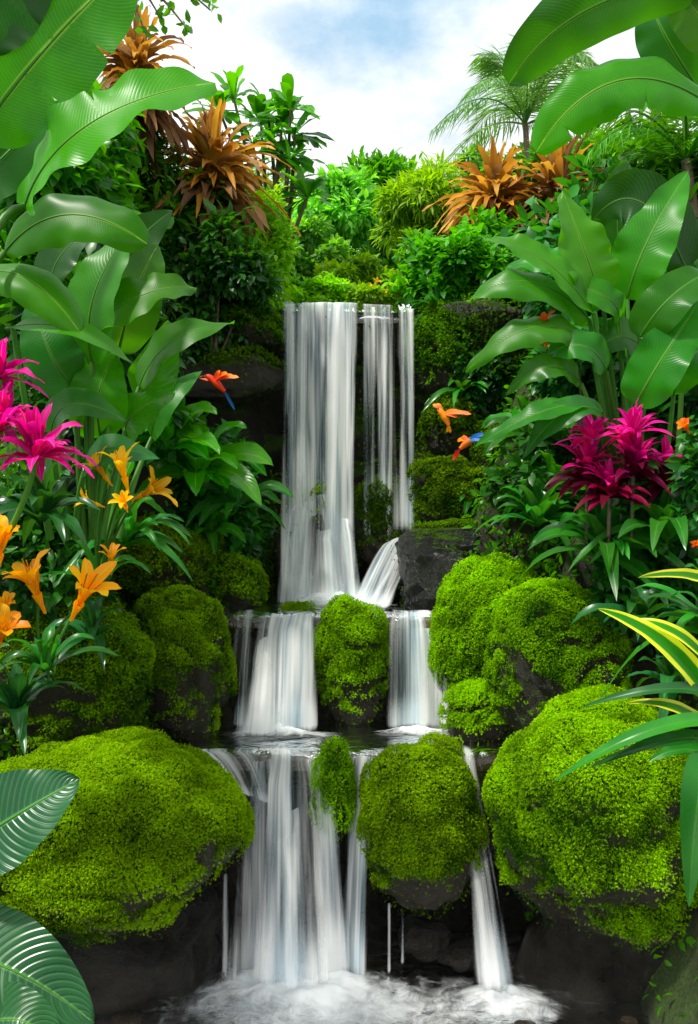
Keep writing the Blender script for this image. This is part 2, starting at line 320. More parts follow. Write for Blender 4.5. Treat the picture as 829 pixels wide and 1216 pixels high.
# ---------- boulders ----------
ICO={}
def ico(sub):
    if sub not in ICO:
        bm=bmesh.new(); bmesh.ops.create_icosphere(bm,subdivisions=sub,radius=1); bm.verts.ensure_lookup_table()
        ICO[sub]=(np.array([v.co[:] for v in bm.verts]),np.array([[v.index for v in f.verts] for f in bm.faces])); bm.free()
    return ICO[sub]
def boulder(px,py,Yd,rx,rz,label,ry=None,nm=0,seed=0,sub=6,mat='rock',msize=.0100,mlo=-.3,name='mossy_boulder',cat='boulder',group=None,rough=1.,mm='moss',bright=0.,sq=.8,z=None):
    D,Fc=ico(sub); c=P(px,py,Yd); 
    if z is not None: c[2]=z
    R=np.array([rx/F*Yd,(ry if ry else .85*rx/F*Yd),rz/F*Yd])*.95
    S=np.sign(D)*np.abs(D)**sq; S/= np.maximum(1e-6,np.linalg.norm(S,axis=1,keepdims=True))**.75
    r=1+rough*(.16*fbm(D,1.3,seed,2)+.07*fbm(D,3.1,seed+1,3)+.02*fbm(D,9,seed+2,3))
    if nm: r+=.09*(np.abs(fbm(D,3.4,seed+3,2))-.3)
    V=c+S*R*r[:,None]
    basez=c-np.array([0,0,R[2]])
    root=thing(name,label,cat,basez,group)
    mask=lambda p,n: sm(mlo,mlo+.4,n[:,2]+.30*fbm(p,3.0,seed+5,3)+.12*fbm(p,12,seed+6,2))
    at=0.
    if nm:
        fn=np.cross(V[Fc[:,1]]-V[Fc[:,0]],V[Fc[:,2]]-V[Fc[:,0]]); vn=np.zeros_like(V)
        for k in range(3): np.add.at(vn,Fc[:,k],fn)
        at=mask(V,U(vn))
    mb=MB(); mb.add(V,Fc.ravel(),np.full(len(Fc),3),None,at); mb.build('rock',M[mat],root)
    if nm:
        pt,nr=sample(V,Fc,nm,weight=lambda p,n:(mask(p,n)+.015)*np.clip(1.1-.95*(n[:,1]>.45),0.1,1))
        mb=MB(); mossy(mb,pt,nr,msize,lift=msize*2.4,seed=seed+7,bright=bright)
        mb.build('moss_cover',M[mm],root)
    return root
boulder(130,984,3.85,166,114,'large rounded boulder under thick bright moss at lower left of the lower pool',nm=160000,seed=12,ry=.50,mlo=-.45)
boulder(150,1130,4.0,132,84,'black wet rock at the waterline beneath the largest left boulder',seed=14,ry=.4,mat='black',name='bare_boulder',sub=5,rough=1.5,sq=.7)
boulder(712,970,3.95,142,140,'huge mossy boulder at lower right with dark lower face',nm=145000,seed=23,ry=.50,mlo=-.3)
boulder(725,1115,4.1,125,88,'black wet rock at the waterline beneath the huge right boulder',seed=26,ry=.4,mat='black',name='bare_boulder',sub=5,rough=1.5,sq=.7)
boulder(498,980,4.12,70,90,'moss covered rock standing between the two lower cascades',nm=54000,seed=35,ry=.24,mlo=-.3)
boulder(396,942,4.3,21,58,'narrow mossy stone dividing the lower cascade beside the central rock',nm=13000,seed=47,ry=.12,sub=5,mlo=-.5)
boulder(522,899,4.42,26,16,'small moss topped stone on the lip behind the central front rock',nm=6000,seed=49,ry=.12,sub=5)
boulder(419,788,5.02,42,74,'round topped mossy rock between the two middle cascades',nm=38000,seed=54,ry=.2,mlo=-.25)
boulder(216,786,4.75,60,96,'tall mossy boulder left of the middle cascades',nm=52000,seed=63,ry=.3,mlo=-.15)
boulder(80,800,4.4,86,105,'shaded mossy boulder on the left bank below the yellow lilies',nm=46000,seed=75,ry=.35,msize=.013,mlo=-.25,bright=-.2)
boulder(656,785,4.5,86,88,'smooth round mossy boulder on the right bank below the strap leaved plants',nm=60000,seed=87,ry=.33,mlo=-.2,bright=-.05)
boulder(574,756,5.0,66,86,'mossy boulder right of the middle cascade with vivid green top',nm=56000,seed=102,ry=.22,msize=.011,mlo=-.35,bright=.05)
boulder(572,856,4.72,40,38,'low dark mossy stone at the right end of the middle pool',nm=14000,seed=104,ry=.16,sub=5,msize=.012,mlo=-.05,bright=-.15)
boulder(530,680,5.32,64,52,'wide dark grey wet boulder beside the foot of the tall waterfall',nm=2600,seed=115,ry=.25,mat='bare',name='bare_boulder',rough=1.9,sq=.55,mlo=.75,mm='mossd')
boulder(186,672,5.2,55,45,'low mossy rock on the left bank behind the tall boulder',nm=18000,seed=123,ry=.3,sub=5,msize=.015,mlo=-.4)
boulder(232,662,5.45,30,46,'upright mossy rock under the glossy leaved bush',nm=12000,seed=125,ry=.2,sub=5,msize=.015,mlo=-.4)
boulder(283,702,5.4,32,38,'small dark mossy rock at the left edge of the upper pool',nm=9000,seed=127,ry=.2,sub=5,msize=.014,mlo=-.15,bright=-.05)
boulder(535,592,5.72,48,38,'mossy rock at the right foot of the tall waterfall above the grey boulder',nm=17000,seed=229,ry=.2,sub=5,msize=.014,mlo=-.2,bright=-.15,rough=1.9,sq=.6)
boulder(616,656,5.35,38,30,'small mossy rock behind the right middle boulder',nm=12000,seed=131,ry=.2,sub=5,msize=.015,mlo=-.3)
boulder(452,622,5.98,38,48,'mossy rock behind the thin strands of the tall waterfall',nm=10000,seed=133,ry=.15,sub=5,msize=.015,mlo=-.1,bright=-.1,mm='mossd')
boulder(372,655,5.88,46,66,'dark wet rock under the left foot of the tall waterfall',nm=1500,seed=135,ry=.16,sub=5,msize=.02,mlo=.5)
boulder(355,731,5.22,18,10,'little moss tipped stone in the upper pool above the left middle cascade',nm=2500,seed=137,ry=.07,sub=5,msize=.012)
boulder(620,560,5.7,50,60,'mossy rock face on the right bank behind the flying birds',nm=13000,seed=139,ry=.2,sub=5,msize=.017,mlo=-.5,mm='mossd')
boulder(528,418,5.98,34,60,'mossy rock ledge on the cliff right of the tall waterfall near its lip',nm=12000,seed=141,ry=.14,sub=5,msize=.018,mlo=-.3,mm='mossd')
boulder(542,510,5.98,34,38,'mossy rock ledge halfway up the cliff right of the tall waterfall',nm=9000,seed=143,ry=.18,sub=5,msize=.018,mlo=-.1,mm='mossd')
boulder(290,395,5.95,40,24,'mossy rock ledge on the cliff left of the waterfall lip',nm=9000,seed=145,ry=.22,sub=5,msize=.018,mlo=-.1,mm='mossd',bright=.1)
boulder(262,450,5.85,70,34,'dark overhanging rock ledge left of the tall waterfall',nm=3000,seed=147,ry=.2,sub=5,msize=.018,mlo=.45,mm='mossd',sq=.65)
for i,(a,b_,c_,rx,rz,ry,lab) in enumerate([(250,1095,4.42,55,95,.22,'dark bare rock under the left side of the lower cascade'),(345,1030,4.54,75,110,.14,'dark ledge rock hidden behind the main lower cascade'),
 (470,1040,4.58,60,120,.14,'dark ledge rock behind the moss covered rock of the lower tier'),(575,1060,4.56,60,130,.16,'dark wet rock behind the thin right hand lower cascade'),
 (330,805,5.16,75,62,.1,'dark ledge rock behind the left middle cascade'),(500,805,5.16,60,64,.1,'dark ledge rock behind the right middle cascade'),(250,740,5.1,30,26,.12,'dark wet stone left of the left middle cascade')]):
    boulder(a,b_,c_,rx,rz,lab,seed=151+2*i,ry=ry,mat='black',name='bare_boulder',sub=5)
boulder(505,1112,4.1,34,22,'small wet stone at the foot of the central front rock',seed=163,ry=.1,mat='black',name='bare_boulder',sub=5,sq=.65,rough=1.8)
boulder(545,1130,4.05,24,14,'second small wet stone at the foot of the central front rock, nearer the right cascade',seed=167,ry=.1,mat='black',name='bare_boulder',sub=5,sq=.65,rough=1.8)
rr=np.random.default_rng(5)
for i in range(70):
    x=rr.uniform(.75,1.6) if i<60 else rr.uniform(-1.2,-.7); y=rr.uniform(3.5,4.1); s=rr.uniform(8,24)
    py=608+(H+.03)/y*F; px=x/y*F+414.5
    boulder(px,py,y,s,s*.5,'brown rounded pebble lying in the shallow lower pool',seed=200+i,sub=4,mat='pebble',name='pebble',cat='stone',group='pebbles in the shallow lower pool',z=-.06+.05*rr.random(),rough=1.4)

# ---------- waterfalls ----------
def curtain(root,name,tl,tr_,bl,br,dens=.75,seed=0,nU=60,nT=40,pre=.14,pleat=.02,edge=.12,vary=.35,power=.5,lip=.0,foot=.25):
    u=np.linspace(0,1,nU); 
    tl,tr_,bl,br=[P(*a) for a in (tl,tr_,bl,br)]
    top=tl+(tr_-tl)*u[:,None]; bot=bl+(br-bl)*u[:,None]
    W=np.linalg.norm(tr_-tl)
    q=np.stack([u*W*9,np.full(nU,seed*1.7),np.zeros(nU)],-1)
    off=fbm(q,1.,seed+1,3)*pleat; dn=fbm(q,1.4,seed+2,3)*vary
    s=np.concatenate([[-.06,-.045,-.03,-.015],np.linspace(0,1,nT)**1.3]); 
    pos=np.clip(s,0,1); h=pos**power
    G=np.zeros((nU,len(s),3))
    G[...,0]=top[:,0:1]+(bot-top)[:,0:1]*h[None]; G[...,1]=top[:,1:2]+(bot-top)[:,1:2]*h[None]; G[...,2]=top[:,2:3]+(bot-top)[:,2:3]*pos[None]
    rl=sm(0,.12,pos)
    G[...,1]+=off[:,None]*rl[None]; G[...,1]+=np.where(s<0,-s/.06*pre,0)[None]
    G[...,0]+=(.3*off)[:,None]*rl[None]
    wob=fbm(np.stack([u*W*6,np.full(nU,seed*2.3),np.zeros(nU)],-1),1.,seed+9,2)
    G[...,2]+=.008+(wob*lip)[:,None]*(1-sm(0,.3,pos))[None]-.012*(1-sm(-.06,-.02,s))[None]
    e=np.minimum(sm(0,edge,u),sm(0,edge,1-u))
    A=(dens+dn)[:,None]*e[:,None]*np.ones(len(s))[None]
    A=A*(np.where(s<0,.15+.75*(1+s/.06),1.))[None]; A=A+foot*sm(.65,.9,pos)[None]*e[:,None]
    A=A*(1-.85*sm(.93,1.,pos))[None]
    UV=np.stack([np.repeat((u*W+seed*3.1)[:,None],len(s),1),np.repeat((s*np.linalg.norm((top-bot)[0])+seed)[None],nU,0)],-1)
    return MB().grid(G[:, ::-1],UV[:, ::-1],np.clip(A,0,1)[:, ::-1]).build(name,M['fall'],root)
def drips(root,pts,seed):
    for (px,y0,y1,Yd,w) in pts:
        curtain(root,'water_strand',(px-w,y0,Yd),(px+w,y0,Yd),(px-w*1.3,y1,Yd-.05),(px+w*1.3,y1,Yd-.05),dens=.55,seed=seed+int(px),nU=9,nT=20,pre=.02,pleat=.004,edge=.45,vary=.15,foot=.1)
w=thing('waterfall','tall veil waterfall dropping over the cliff into the upper pool','waterfall',P(412,715,5.7))
curtain(w,'water_curtain',(331,360,5.92),(431,361,5.92),(330,716,5.62),(426,716,5.62),dens=.42,seed=1,nU=120,nT=60,pleat=.05,edge=.1,vary=.55,lip=.012)
curtain(w,'water_curtain',(334,360,5.96),(428,361,5.96),(334,712,5.7),(424,712,5.7),dens=.32,seed=2,nU=120,nT=60,pleat=.05,edge=.1,vary=.55,lip=.012)
curtain(w,'water_curtain',(426,362,5.95),(474,364,5.95),(428,645,5.82),(472,645,5.82),dens=.38,seed=3,nU=50,nT=50,pleat=.03,vary=.4,edge=.15)
curtain(w,'water_curtain',(462,366,5.92),(495,368,5.92),(462,640,5.78),(500,640,5.78),dens=.60,seed=4,nU=50,nT=50,pleat=.03,edge=.3)
curtain(w,'water_curtain',(340,578,5.74),(404,592,5.72),(314,724,5.40),(430,724,5.36),dens=.52,seed=5,nU=80,nT=40,pleat=.07,edge=.4,pre=.02,lip=.16,power=.6)
curtain(w,'water_curtain',(350,630,5.62),(410,640,5.60),(322,724,5.32),(440,724,5.30),dens=.5,seed=9,nU=80,nT=40,pleat=.06,edge=.4,pre=.02,lip=.10,power=.6)
curtain(w,'water_curtain',(384,596,5.66),(424,616,5.66),(370,724,5.34),(452,724,5.30),dens=.56,seed=7,nU=80,nT=40,pleat=.05,edge=.4,pre=.02,lip=.12,power=.62)
curtain(w,'water_curtain',(444,650,5.68),(506,636,5.66),(398,726,5.24),(472,726,5.22),dens=.60,seed=6,nU=70,nT=40,pleat=.08,pre=.14,edge=.35,lip=.04,power=.75,vary=.5)
curtain(w,'water_curtain',(456,662,5.6),(512,646,5.56),(416,726,5.16),(478,726,5.14),dens=.46,seed=8,nU=70,nT=40,pleat=.07,pre=.1,edge=.4,power=.85,lip=.04,vary=.5)
drips(w,[(443,366,640,5.9,4),(457,366,650,5.9,3),(478,368,640,5.86,5),(488,368,640,5.86,5)],70)
w=thing('cascade','left middle cascade pouring from the upper pool beside the round topped mossy rock','waterfall',P(330,864,4.85))
curtain(w,'water_curtain',(276,731,5.04),(388,731,5.04),(260,872,4.72),(388,872,4.72),dens=.56,seed=11,nU=100,pleat=.07,edge=.18,lip=.03,power=.42)
curtain(w,'water_curtain',(282,730,5.07),(384,730,5.07),(270,870,4.86),(384,870,4.86),dens=.42,seed=12,nU=100,pleat=.04,edge=.14,vary=.5,lip=.02,power=.42)
curtain(w,'water_curtain',(284,778,4.94),(345,768,4.94),(248,878,4.60),(354,878,4.60),dens=.5,seed=13,nU=60,pleat=.06,edge=.4,pre=.03,lip=.08,power=.55)
drips(w,[(254,800,868,4.88,4)],80)
w=thing('cascade','right middle cascade falling in thin white strands from the upper pool','waterfall',P(490,862,4.85))
curtain(w,'water_curtain',(457,727,5.04),(510,727,5.04),(451,870,4.76),(518,870,4.76),dens=.56,seed=14,nU=60,pleat=.06,edge=.28,lip=.02,power=.42)
curtain(w,'water_curtain',(460,727,5.07),(518,727,5.07),(460,868,4.88),(540,868,4.88),dens=.4,seed=15,nU=60,pleat=.02,edge=.15,vary=.5)
drips(w,[(517,745,864,4.92,4),(529,760,864,4.92,4)],90)
w=thing('cascade','broad lower cascade fanning down into the front pool','waterfall',P(350,1150,4.05))
curtain(w,'water_curtain',(280,896,4.42),(402,896,4.42),(246,1178,3.82),(436,1178,3.82),dens=.52,seed=21,nU=140,nT=60,pleat=.08,edge=.24,vary=.5,lip=.03,power=.42)
curtain(w,'water_curtain',(284,896,4.45),(398,896,4.45),(268,1168,4.02),(424,1168,4.02),dens=.40,seed=22,nU=140,nT=60,pleat=.05,edge=.16,vary=.5,lip=.02,power=.42)
curtain(w,'water_curtain',(300,945,4.22),(386,950,4.22),(276,1180,3.72),(414,1180,3.72),dens=.5,seed=23,nU=100,nT=50,pleat=.07,edge=.38,vary=.5,pre=.03,lip=.09,power=.5)
curtain(w,'water_curtain',(412,897,4.44),(454,893,4.44),(392,1168,3.93),(442,1168,3.93),dens=.54,seed=24,nU=50,nT=50,pleat=.04,edge=.3,lip=.02,power=.45)
curtain(w,'water_curtain',(215,893,4.42),(310,895,4.38),(268,935,4.3),(330,965,4.24),dens=.5,seed=25,nU=60,nT=20,pleat=.02,edge=.25,pre=.25)
drips(w,[(240,1060,1168,4.15,4),(268,1040,1168,4.1,5),(462,1075,1160,4.05,3),(478,1065,1150,4.05,3)],100)
w=thing('cascade','narrow lower cascade slipping between the central rock and the huge right boulder','waterfall',P(590,1135,4.))
curtain(w,'water_curtain',(533,892,4.38),(568,892,4.38),(564,1185,3.70),(632,1185,3.70),dens=.66,seed=31,nU=50,nT=50,pleat=.05,edge=.4,power=.8)
curtain(w,'water_curtain',(540,890,4.40),(574,890,4.40),(556,1180,3.78),(622,1180,3.78),dens=.5,seed=32,nU=50,nT=50,pleat=.04,edge=.4,power=.75)

def foam(px,py,Yd,rx,ry,z,label,h=.05,seed=0,dens=1.):
    c=P(px,py,Yd); c[2]=z; n=90
    a,b=np.meshgrid(np.linspace(-1,1,n),np.linspace(1,-1,n),indexing='ij'); R=np.sqrt(a*a+b*b)
    q=np.stack([a.ravel()*3,b.ravel()*3,np.full(a.size,seed)],-1); f=fbm(q,1.5,seed,4).reshape(a.shape)
    zz=z+.006+np.clip(1-R,0,1)**1.3*h*(1+.6*f); A=np.clip(dens*(1-R*(1+.25*f)),-.5,1)*1.0
    G=np.stack([c[0]+a*rx,c[1]+b*ry,zz],-1)
    tag(MB().grid(G,None,A).build('foam',M['foam']),label,'foam',kind='stuff')
foam(355,1165,3.84,.54,.29,0,'wide white foam at the foot of the broad lower cascade',.13,1,1.45)
foam(400,1165,3.70,1.05,.42,0.012,'thin drifting froth spreading over the front pool',.01,2,.62)
foam(598,1150,3.76,.28,.2,0,'white foam patch below the narrow right cascade',.07,3,1.2)
foam(330,868,4.70,.36,.11,.95,'white foam at the foot of the left middle cascade',.05,4,1.0)
foam(495,868,4.75,.26,.09,.95,'white foam at the foot of the right middle cascade',.04,5,1.0)
foam(400,716,5.32,.44,.18,1.6,'white foam at the foot of the tall waterfall',.08,6,1.1)

# ---------- plants ----------
def leafpx(root,p0,m,p2,w,nrm,mat,prof='banana',fold=.12,wave=.06,tears=0,curl=0.,stem=None,sr=.01,name='leaf',A=None,nL=46,nW=7):
    a,b,c=P(*p0),P(*m),P(*p2); wd=w/F*(p0[2]+p2[2])/2
    mb=MB(); blade(mb,a,b,c,wd,nrm,prof,fold,wave,nL if not tears else 110,nW,rng.uniform(.2,.8) if A is None else A,tears,curl)
    C=bez(a,b,c,nL)
    lf=mb.build(name,M[mat],root)
    rb=MB(); tube(rb,C[:-3],np.linspace(wd*.045,wd*.008,nL-3),6); rb.build('midrib',M['stem'],lf)
    if stem:
        s0=P(*stem[0]); s1=P(*stem[1]) if len(stem)>1 else (s0+a)/2+np.array([0,-.02,.02])
        sb=MB(); tube(sb,bez(s0,s1,a,14),np.linspace(sr*1.6,sr,14),8); sb.build('stem',M['stem'],root)
    return lf
def grp(name,label,cat,base,specs,group=None,**kw):
    root=thing(name,label,cat,P(*base),group)
    for s in specs:
        d=dict(kw); d.update(s[6] if len(s)>6 else {}); leafpx(root,*s[:6],**d)
    return root
grp('banana_plant','big banana plant with broad ribbed leaves filling the top left corner','banana plant',(-60,760,2.9),[
 ((-25,160,2.8),(50,62,2.75),(150,-40,2.8),66,(.5,-1,.25),'banana',{'tears':3,'A':.3,'stem':((-60,760,2.9),(-60,420,2.85)),'sr':.02}),
 ((30,245,2.9),(105,148,2.7),(256,98,2.8),48,(-.35,-1,.4),'banana',{'tears':1,'A':1.,'wave':.14,'stem':((-50,760,2.9),(-35,380,2.8)),'sr':.014}),
 ((5,300,3.1),(80,255,3.0),(175,290,3.0),36,(.1,-1,.35),'banana',{'curl':.3,'wave':.12,'A':.2,'stem':((-40,760,2.9),(-40,450,2.9)),'sr':.012}),
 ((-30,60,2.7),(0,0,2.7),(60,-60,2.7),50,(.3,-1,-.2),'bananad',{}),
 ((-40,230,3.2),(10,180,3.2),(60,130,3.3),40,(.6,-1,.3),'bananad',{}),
 ((-30,330,3.2),(30,330,3.1),(95,395,3.1),30,(.1,-1,.7),'banana',{'curl':.4}),
])
grp('philodendron','broad leaved green philodendron clump on the left below the banana leaves','philodendron',(110,640,3.6),[
 ((110,430,3.5),(112,350,3.4),(160,268,3.5),42,(-.5,-1,.1),'paddle',{'A':.8,'stem':((110,640,3.6),)}),
 ((140,420,3.6),(160,350,3.5),(188,290,3.6),34,(.5,-1,.1),'banana',{'stem':((115,640,3.6),)}),
 ((100,400,3.5),(165,352,3.4),(234,342,3.5),34,(0,-1,.7),'banana',{'wave':.14,'A':.7,'stem':((110,640,3.6),)}),
 ((15,388,3.2),(90,392,3.1),(160,434,3.2),18,(0,-1,1.1),'banana',{'A':.8,'stem':((60,640,3.5),)}),
 ((165,460,3.7),(205,405,3.6),(278,384,3.7),24,(-.2,-1,.6),'paddle',{'wave':.14,'A':.9,'stem':((120,640,3.6),)}),
 ((120,520,3.6),(118,465,3.5),(138,420,3.6),34,(.3,-1,.1),'banana',{'A':.9,'stem':((110,640,3.6),)}),
 ((150,520,3.7),(160,490,3.6),(208,468,3.7),28,(0,-1,.5),'glossy',{'stem':((120,640,3.6),)}),
 ((90,460,3.5),(60,420,3.4),(40,350,3.5),34,(.2,-1,.2),'paddled',{'A':.9,'stem':((100,640,3.6),)}),
 ((160,470,3.8),(185,440,3.8),(200,380,3.8),28,(.4,-1,.1),'glossy',{'stem':((130,640,3.7),)}),
 ((60,520,3.4),(85,480,3.3),(150,500,3.4),26,(0,-1,.7),'paddle',{'stem':((80,640,3.6),)}),
 ((100,560,3.5),(130,535,3.4),(190,545,3.5),24,(0,-1,.7),'paddled',{'stem':((90,640,3.6),)}),
 ((140,330,4.0),(160,290,4.0),(205,250,4.0),28,(.3,-1,.2),'paddled',{'stem':((130,640,3.9),)}),
 ((60,340,3.8),(75,300,3.8),(120,265,3.8),28,(-.3,-1,.2),'paddled',{'stem':((80,640,3.8),)}),
 ((130,480,3.6),(90,440,3.5),(75,395,3.5),22,(.2,-1,.4),'paddle',{'stem':((110,640,3.6),)}),
 ((180,520,3.9),(195,480,3.8),(240,440,3.9),18,(0,-1,.5),'paddle',{'stem':((140,640,3.7),)}),
],prof='ovate')
grp('banana_plant','banana plant with dark arching leaves reaching in at the top right corner','banana plant',(900,720,3.0),[
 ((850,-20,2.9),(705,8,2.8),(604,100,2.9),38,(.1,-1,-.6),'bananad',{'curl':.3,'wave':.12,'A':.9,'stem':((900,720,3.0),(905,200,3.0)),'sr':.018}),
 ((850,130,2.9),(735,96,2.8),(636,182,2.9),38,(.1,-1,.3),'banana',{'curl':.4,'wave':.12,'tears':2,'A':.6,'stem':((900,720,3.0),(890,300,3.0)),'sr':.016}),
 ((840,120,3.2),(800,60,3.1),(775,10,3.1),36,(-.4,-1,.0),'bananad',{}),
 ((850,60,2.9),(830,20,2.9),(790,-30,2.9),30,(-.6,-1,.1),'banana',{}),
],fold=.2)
grp('bird_of_paradise_plant','tall clump of upright paddle leaves on the right bank','paddle leaved plant',(745,620,4.4),[
 ((716,362,4.2),(695,300,4.1),(668,226,4.15),36,(.3,-1,.1),'banana',{'A':1.,'stem':((745,620,4.4),)}),
 ((705,372,4.1),(640,305,4.0),(572,284,4.1),22,(0,-1,.8),'banana',{'A':.8,'stem':((740,620,4.4),)}),
 ((700,380,4.2),(630,335,4.0),(555,358,4.1),26,(.1,-1,.6),'paddle',{'A':.9,'curl':.3,'stem':((735,620,4.4),)}),
 ((700,405,4.1),(630,390,4.0),(553,442,4.1),24,(.1,-1,.7),'paddle',{'A':.8,'curl':.3,'stem':((735,620,4.4),)}),
 ((745,355,4.3),(770,285,4.2),(818,203,4.3),34,(-.5,-1,.0),'paddle',{'A':.8,'stem':((750,620,4.4),)}),
 ((815,320,4.3),(760,240,4.3),(703,262,4.4),38,(.1,-1,-.1),'paddled',{'stem':((800,620,4.4),)}),
 ((755,480,4.0),(790,420,3.9),(835,352,4.0),32,(-.3,-1,.3),'paddle',{'A':.4,'stem':((760,620,4.3),)}),
 ((700,480,4.0),(640,490,3.9),(562,532,4.0),17,(0,-1,1.1),'paddle',{'A':.4,'stem':((745,620,4.4),)}),
 ((715,490,4.0),(670,490,3.9),(620,545,4.0),19,(0,-1,.8),'paddled',{'stem':((745,620,4.4),)}),
 ((760,400,4.0),(800,350,3.9),(850,320,4.0),28,(0,-1,.5),'paddle',{'stem':((760,620,4.3),)}),
 ((720,440,4.1),(690,410,4.0),(645,425,4.1),24,(0,-1,.5),'paddle',{'stem':((745,620,4.4),)}),
 ((735,300,4.5),(735,240,4.5),(745,190,4.5),26,(0,-1,0),'bananad',{'stem':((750,620,4.5),)}),
 ((700,330,4.6),(655,310,4.5),(600,318,4.6),22,(0,-1,.5),'paddle',{'stem':((740,620,4.5),)}),
 ((770,420,4.3),(735,400,4.2),(700,430,4.2),24,(0,-1,.4),'paddle',{'stem':((750,620,4.4),)}),
 ((800,470,4.1),(815,430,4.0),(845,410,4.1),24,(-.2,-1,.3),'paddle',{'stem':((780,620,4.3),)}),
 ((735,380,4.2),(715,350,4.1),(650,335,4.2),20,(0,-1,.4),'banana',{'stem':((745,620,4.4),)}),
 ((690,455,4.1),(650,435,4.0),(600,470,4.1),19,(0,-1,.6),'paddle',{'stem':((745,620,4.4),)}),
],prof='ovate',wave=.13)
grp('calathea','shiny round leaved dark calathea in the bottom left corner','calathea',(-70,1180,2.6),[
 ((-45,1010,2.55),(20,968,2.5),(94,925,2.55),58,(.2,-1,.8),'calathea',{'stem':((-70,1180,2.6),)}),
 ((-70,1135,2.45),(10,1150,2.4),(112,1215,2.4),60,(-.2,-1,1.),'calathea',{'stem':((-80,1200,2.5),)}),
 ((-60,1250,2.4),(10,1210,2.3),(70,1250,2.3),40,(0,-1,1.2),'calathea',{}),
],prof='heart',fold=.15,wave=.06)
grp('dracaena','variegated plant with yellow edged strap leaves at the right edge','dracaena',(860,880,3.3),[
 ((850,838,3.3),(790,765,3.2),(710,723,3.2),14,(-.4,-1,.6),'varieg',{}),
 ((850,800,3.3),(800,750,3.2),(735,738,3.3),9,(-.2,-1,.9),'varieg',{}),
 ((860,700,3.2),(815,683,3.2),(758,686,3.2),9,(0,-1,.9),'varieg',{}),
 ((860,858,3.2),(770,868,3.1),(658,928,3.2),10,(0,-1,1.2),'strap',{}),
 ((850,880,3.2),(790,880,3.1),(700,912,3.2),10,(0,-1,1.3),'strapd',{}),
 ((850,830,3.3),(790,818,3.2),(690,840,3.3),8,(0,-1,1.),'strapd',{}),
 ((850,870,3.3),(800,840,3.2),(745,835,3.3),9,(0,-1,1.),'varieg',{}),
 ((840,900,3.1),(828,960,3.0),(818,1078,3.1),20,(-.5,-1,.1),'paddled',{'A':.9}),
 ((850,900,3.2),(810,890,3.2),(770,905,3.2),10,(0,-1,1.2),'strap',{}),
],prof='strap',fold=.3,nW=4)

def radial(name,label,cat,base,n,L,W,mats,el=(15,80),droop=.5,prof='lance',group=None,stemf=0.,Lv=.25,fold=.3,nL=12,nW=2,parts='leaf',root=None,az=(0,360),wave=.05,seed=None,face=.35,merge=False):
    r=np.random.default_rng(seed) if seed is not None else rng
    b=P(*base); L=L/F*base[2]; W=W/F*base[2]
    root=root or thing(name,label,cat,b,group)
    big=MB()
    for i in range(n):
        a=radians(r.uniform(*az)); e=radians(el[0]+(el[1]-el[0])*((i+.5)/n)+r.normal()*6); l=L*r.uniform(1-Lv,1+Lv*.5)
        dh=np.array([math.cos(a),math.sin(a),0]); d=dh*math.cos(e)+np.array([0,0,1])*math.sin(e)
        dr=droop*r.uniform(.6,1.3)*math.cos(e*.8)
        s0=b+d*l*stemf 
        m=s0+d*l*.5+np.array([0,0,.04*l]); t=s0+d*l*.92+dh*l*.12*dr-np.array([0,0,dr*l*.55])
        mb=big if merge else MB(); hint=np.array([0,-face,1.])*(math.cos(e)+.15)-dh*(math.sin(e)+.05)+r.normal(size=3)*.18
        blade(mb,s0,m,t,W*r.uniform(.8,1.15),hint,prof,fold,wave,nL,nW,r.random(),r=r)
        if stemf>0: tube(mb,bez(b,(b+s0)/2+np.array([0,0,-.01]),s0,5),W*.08,5)
        if not merge: mb.build(parts,M[mats[i%len(mats)]],root)
    if merge: big.build(parts,M[mats[0]],root)
    return root
for i,(b,L,lab) in enumerate([((252,208,5.9),92,'large orange bromeliad on the cliff left of the falls'),((162,88,5.5),80,'orange bromeliad near the top left behind the banana leaf'),
      ((588,242,6.7),78,'yellow orange bromeliad right of the falls, nearer the falls'),((662,244,6.5),86,'bronze orange bromeliad right of the falls, nearer the paddle leaves')]):
    rt=radial('bromeliad',lab,'bromeliad',b,98,L,5.8,['orange','orange','orange','brown'] if i!=3 else ['orange','brown'],el=(-25,88),droop=.5,prof='strap',nL=12,Lv=.45,seed=60+i,fold=.5,wave=.25)
    radial('','','',(b[0],b[1]+14,b[2]),70,L*.8,6,['orange' if i!=3 else 'brown'],el=(-35,60),droop=.6,prof='strap',nL=10,Lv=.4,seed=66+i,fold=.5,wave=.25,root=rt,parts='inner_leaves',merge=True)
    radial('','','',(b[0],b[1]+30,b[2]),90,L*.85,8,['brown'],el=(-80,10),droop=.7,prof='strap',nL=10,Lv=.4,seed=76+i,fold=.5,wave=.3,root=rt,parts='dry_leaves',merge=True)
for i,(b,L,n) in enumerate([((698,560,4.15),58,34),((752,552,4.0),60,34),((792,566,4.05),52,28),((724,578,4.0),42,24)]):
    rt=radial('cordyline','','cordyline',b,n,L,5.2,['magenta','pink'] ,el=(8,86),droop=.3,prof='lance',seed=80+i,Lv=.4)
    radial('','','',(b[0],b[1]+14,b[2]),34,46,6,['burgundy'],el=(-15,70),droop=.5,prof='lance',seed=84+i,Lv=.4,root=rt,parts='burgundy_leaves',merge=True)
    rt['label']=['magenta leaved cordyline on the right bank, leftmost of the pink clump','tallest magenta cordyline in the middle of the pink clump on the right bank','magenta cordyline at the right end of the pink clump','short dark magenta cordyline low in front of the pink clump'][i]
    s=MB(); bb=P(*b); tube(s,[bb,bb-np.array([0,-.02,.35])],.010,6); s.build('stem',M['bark'],rt)
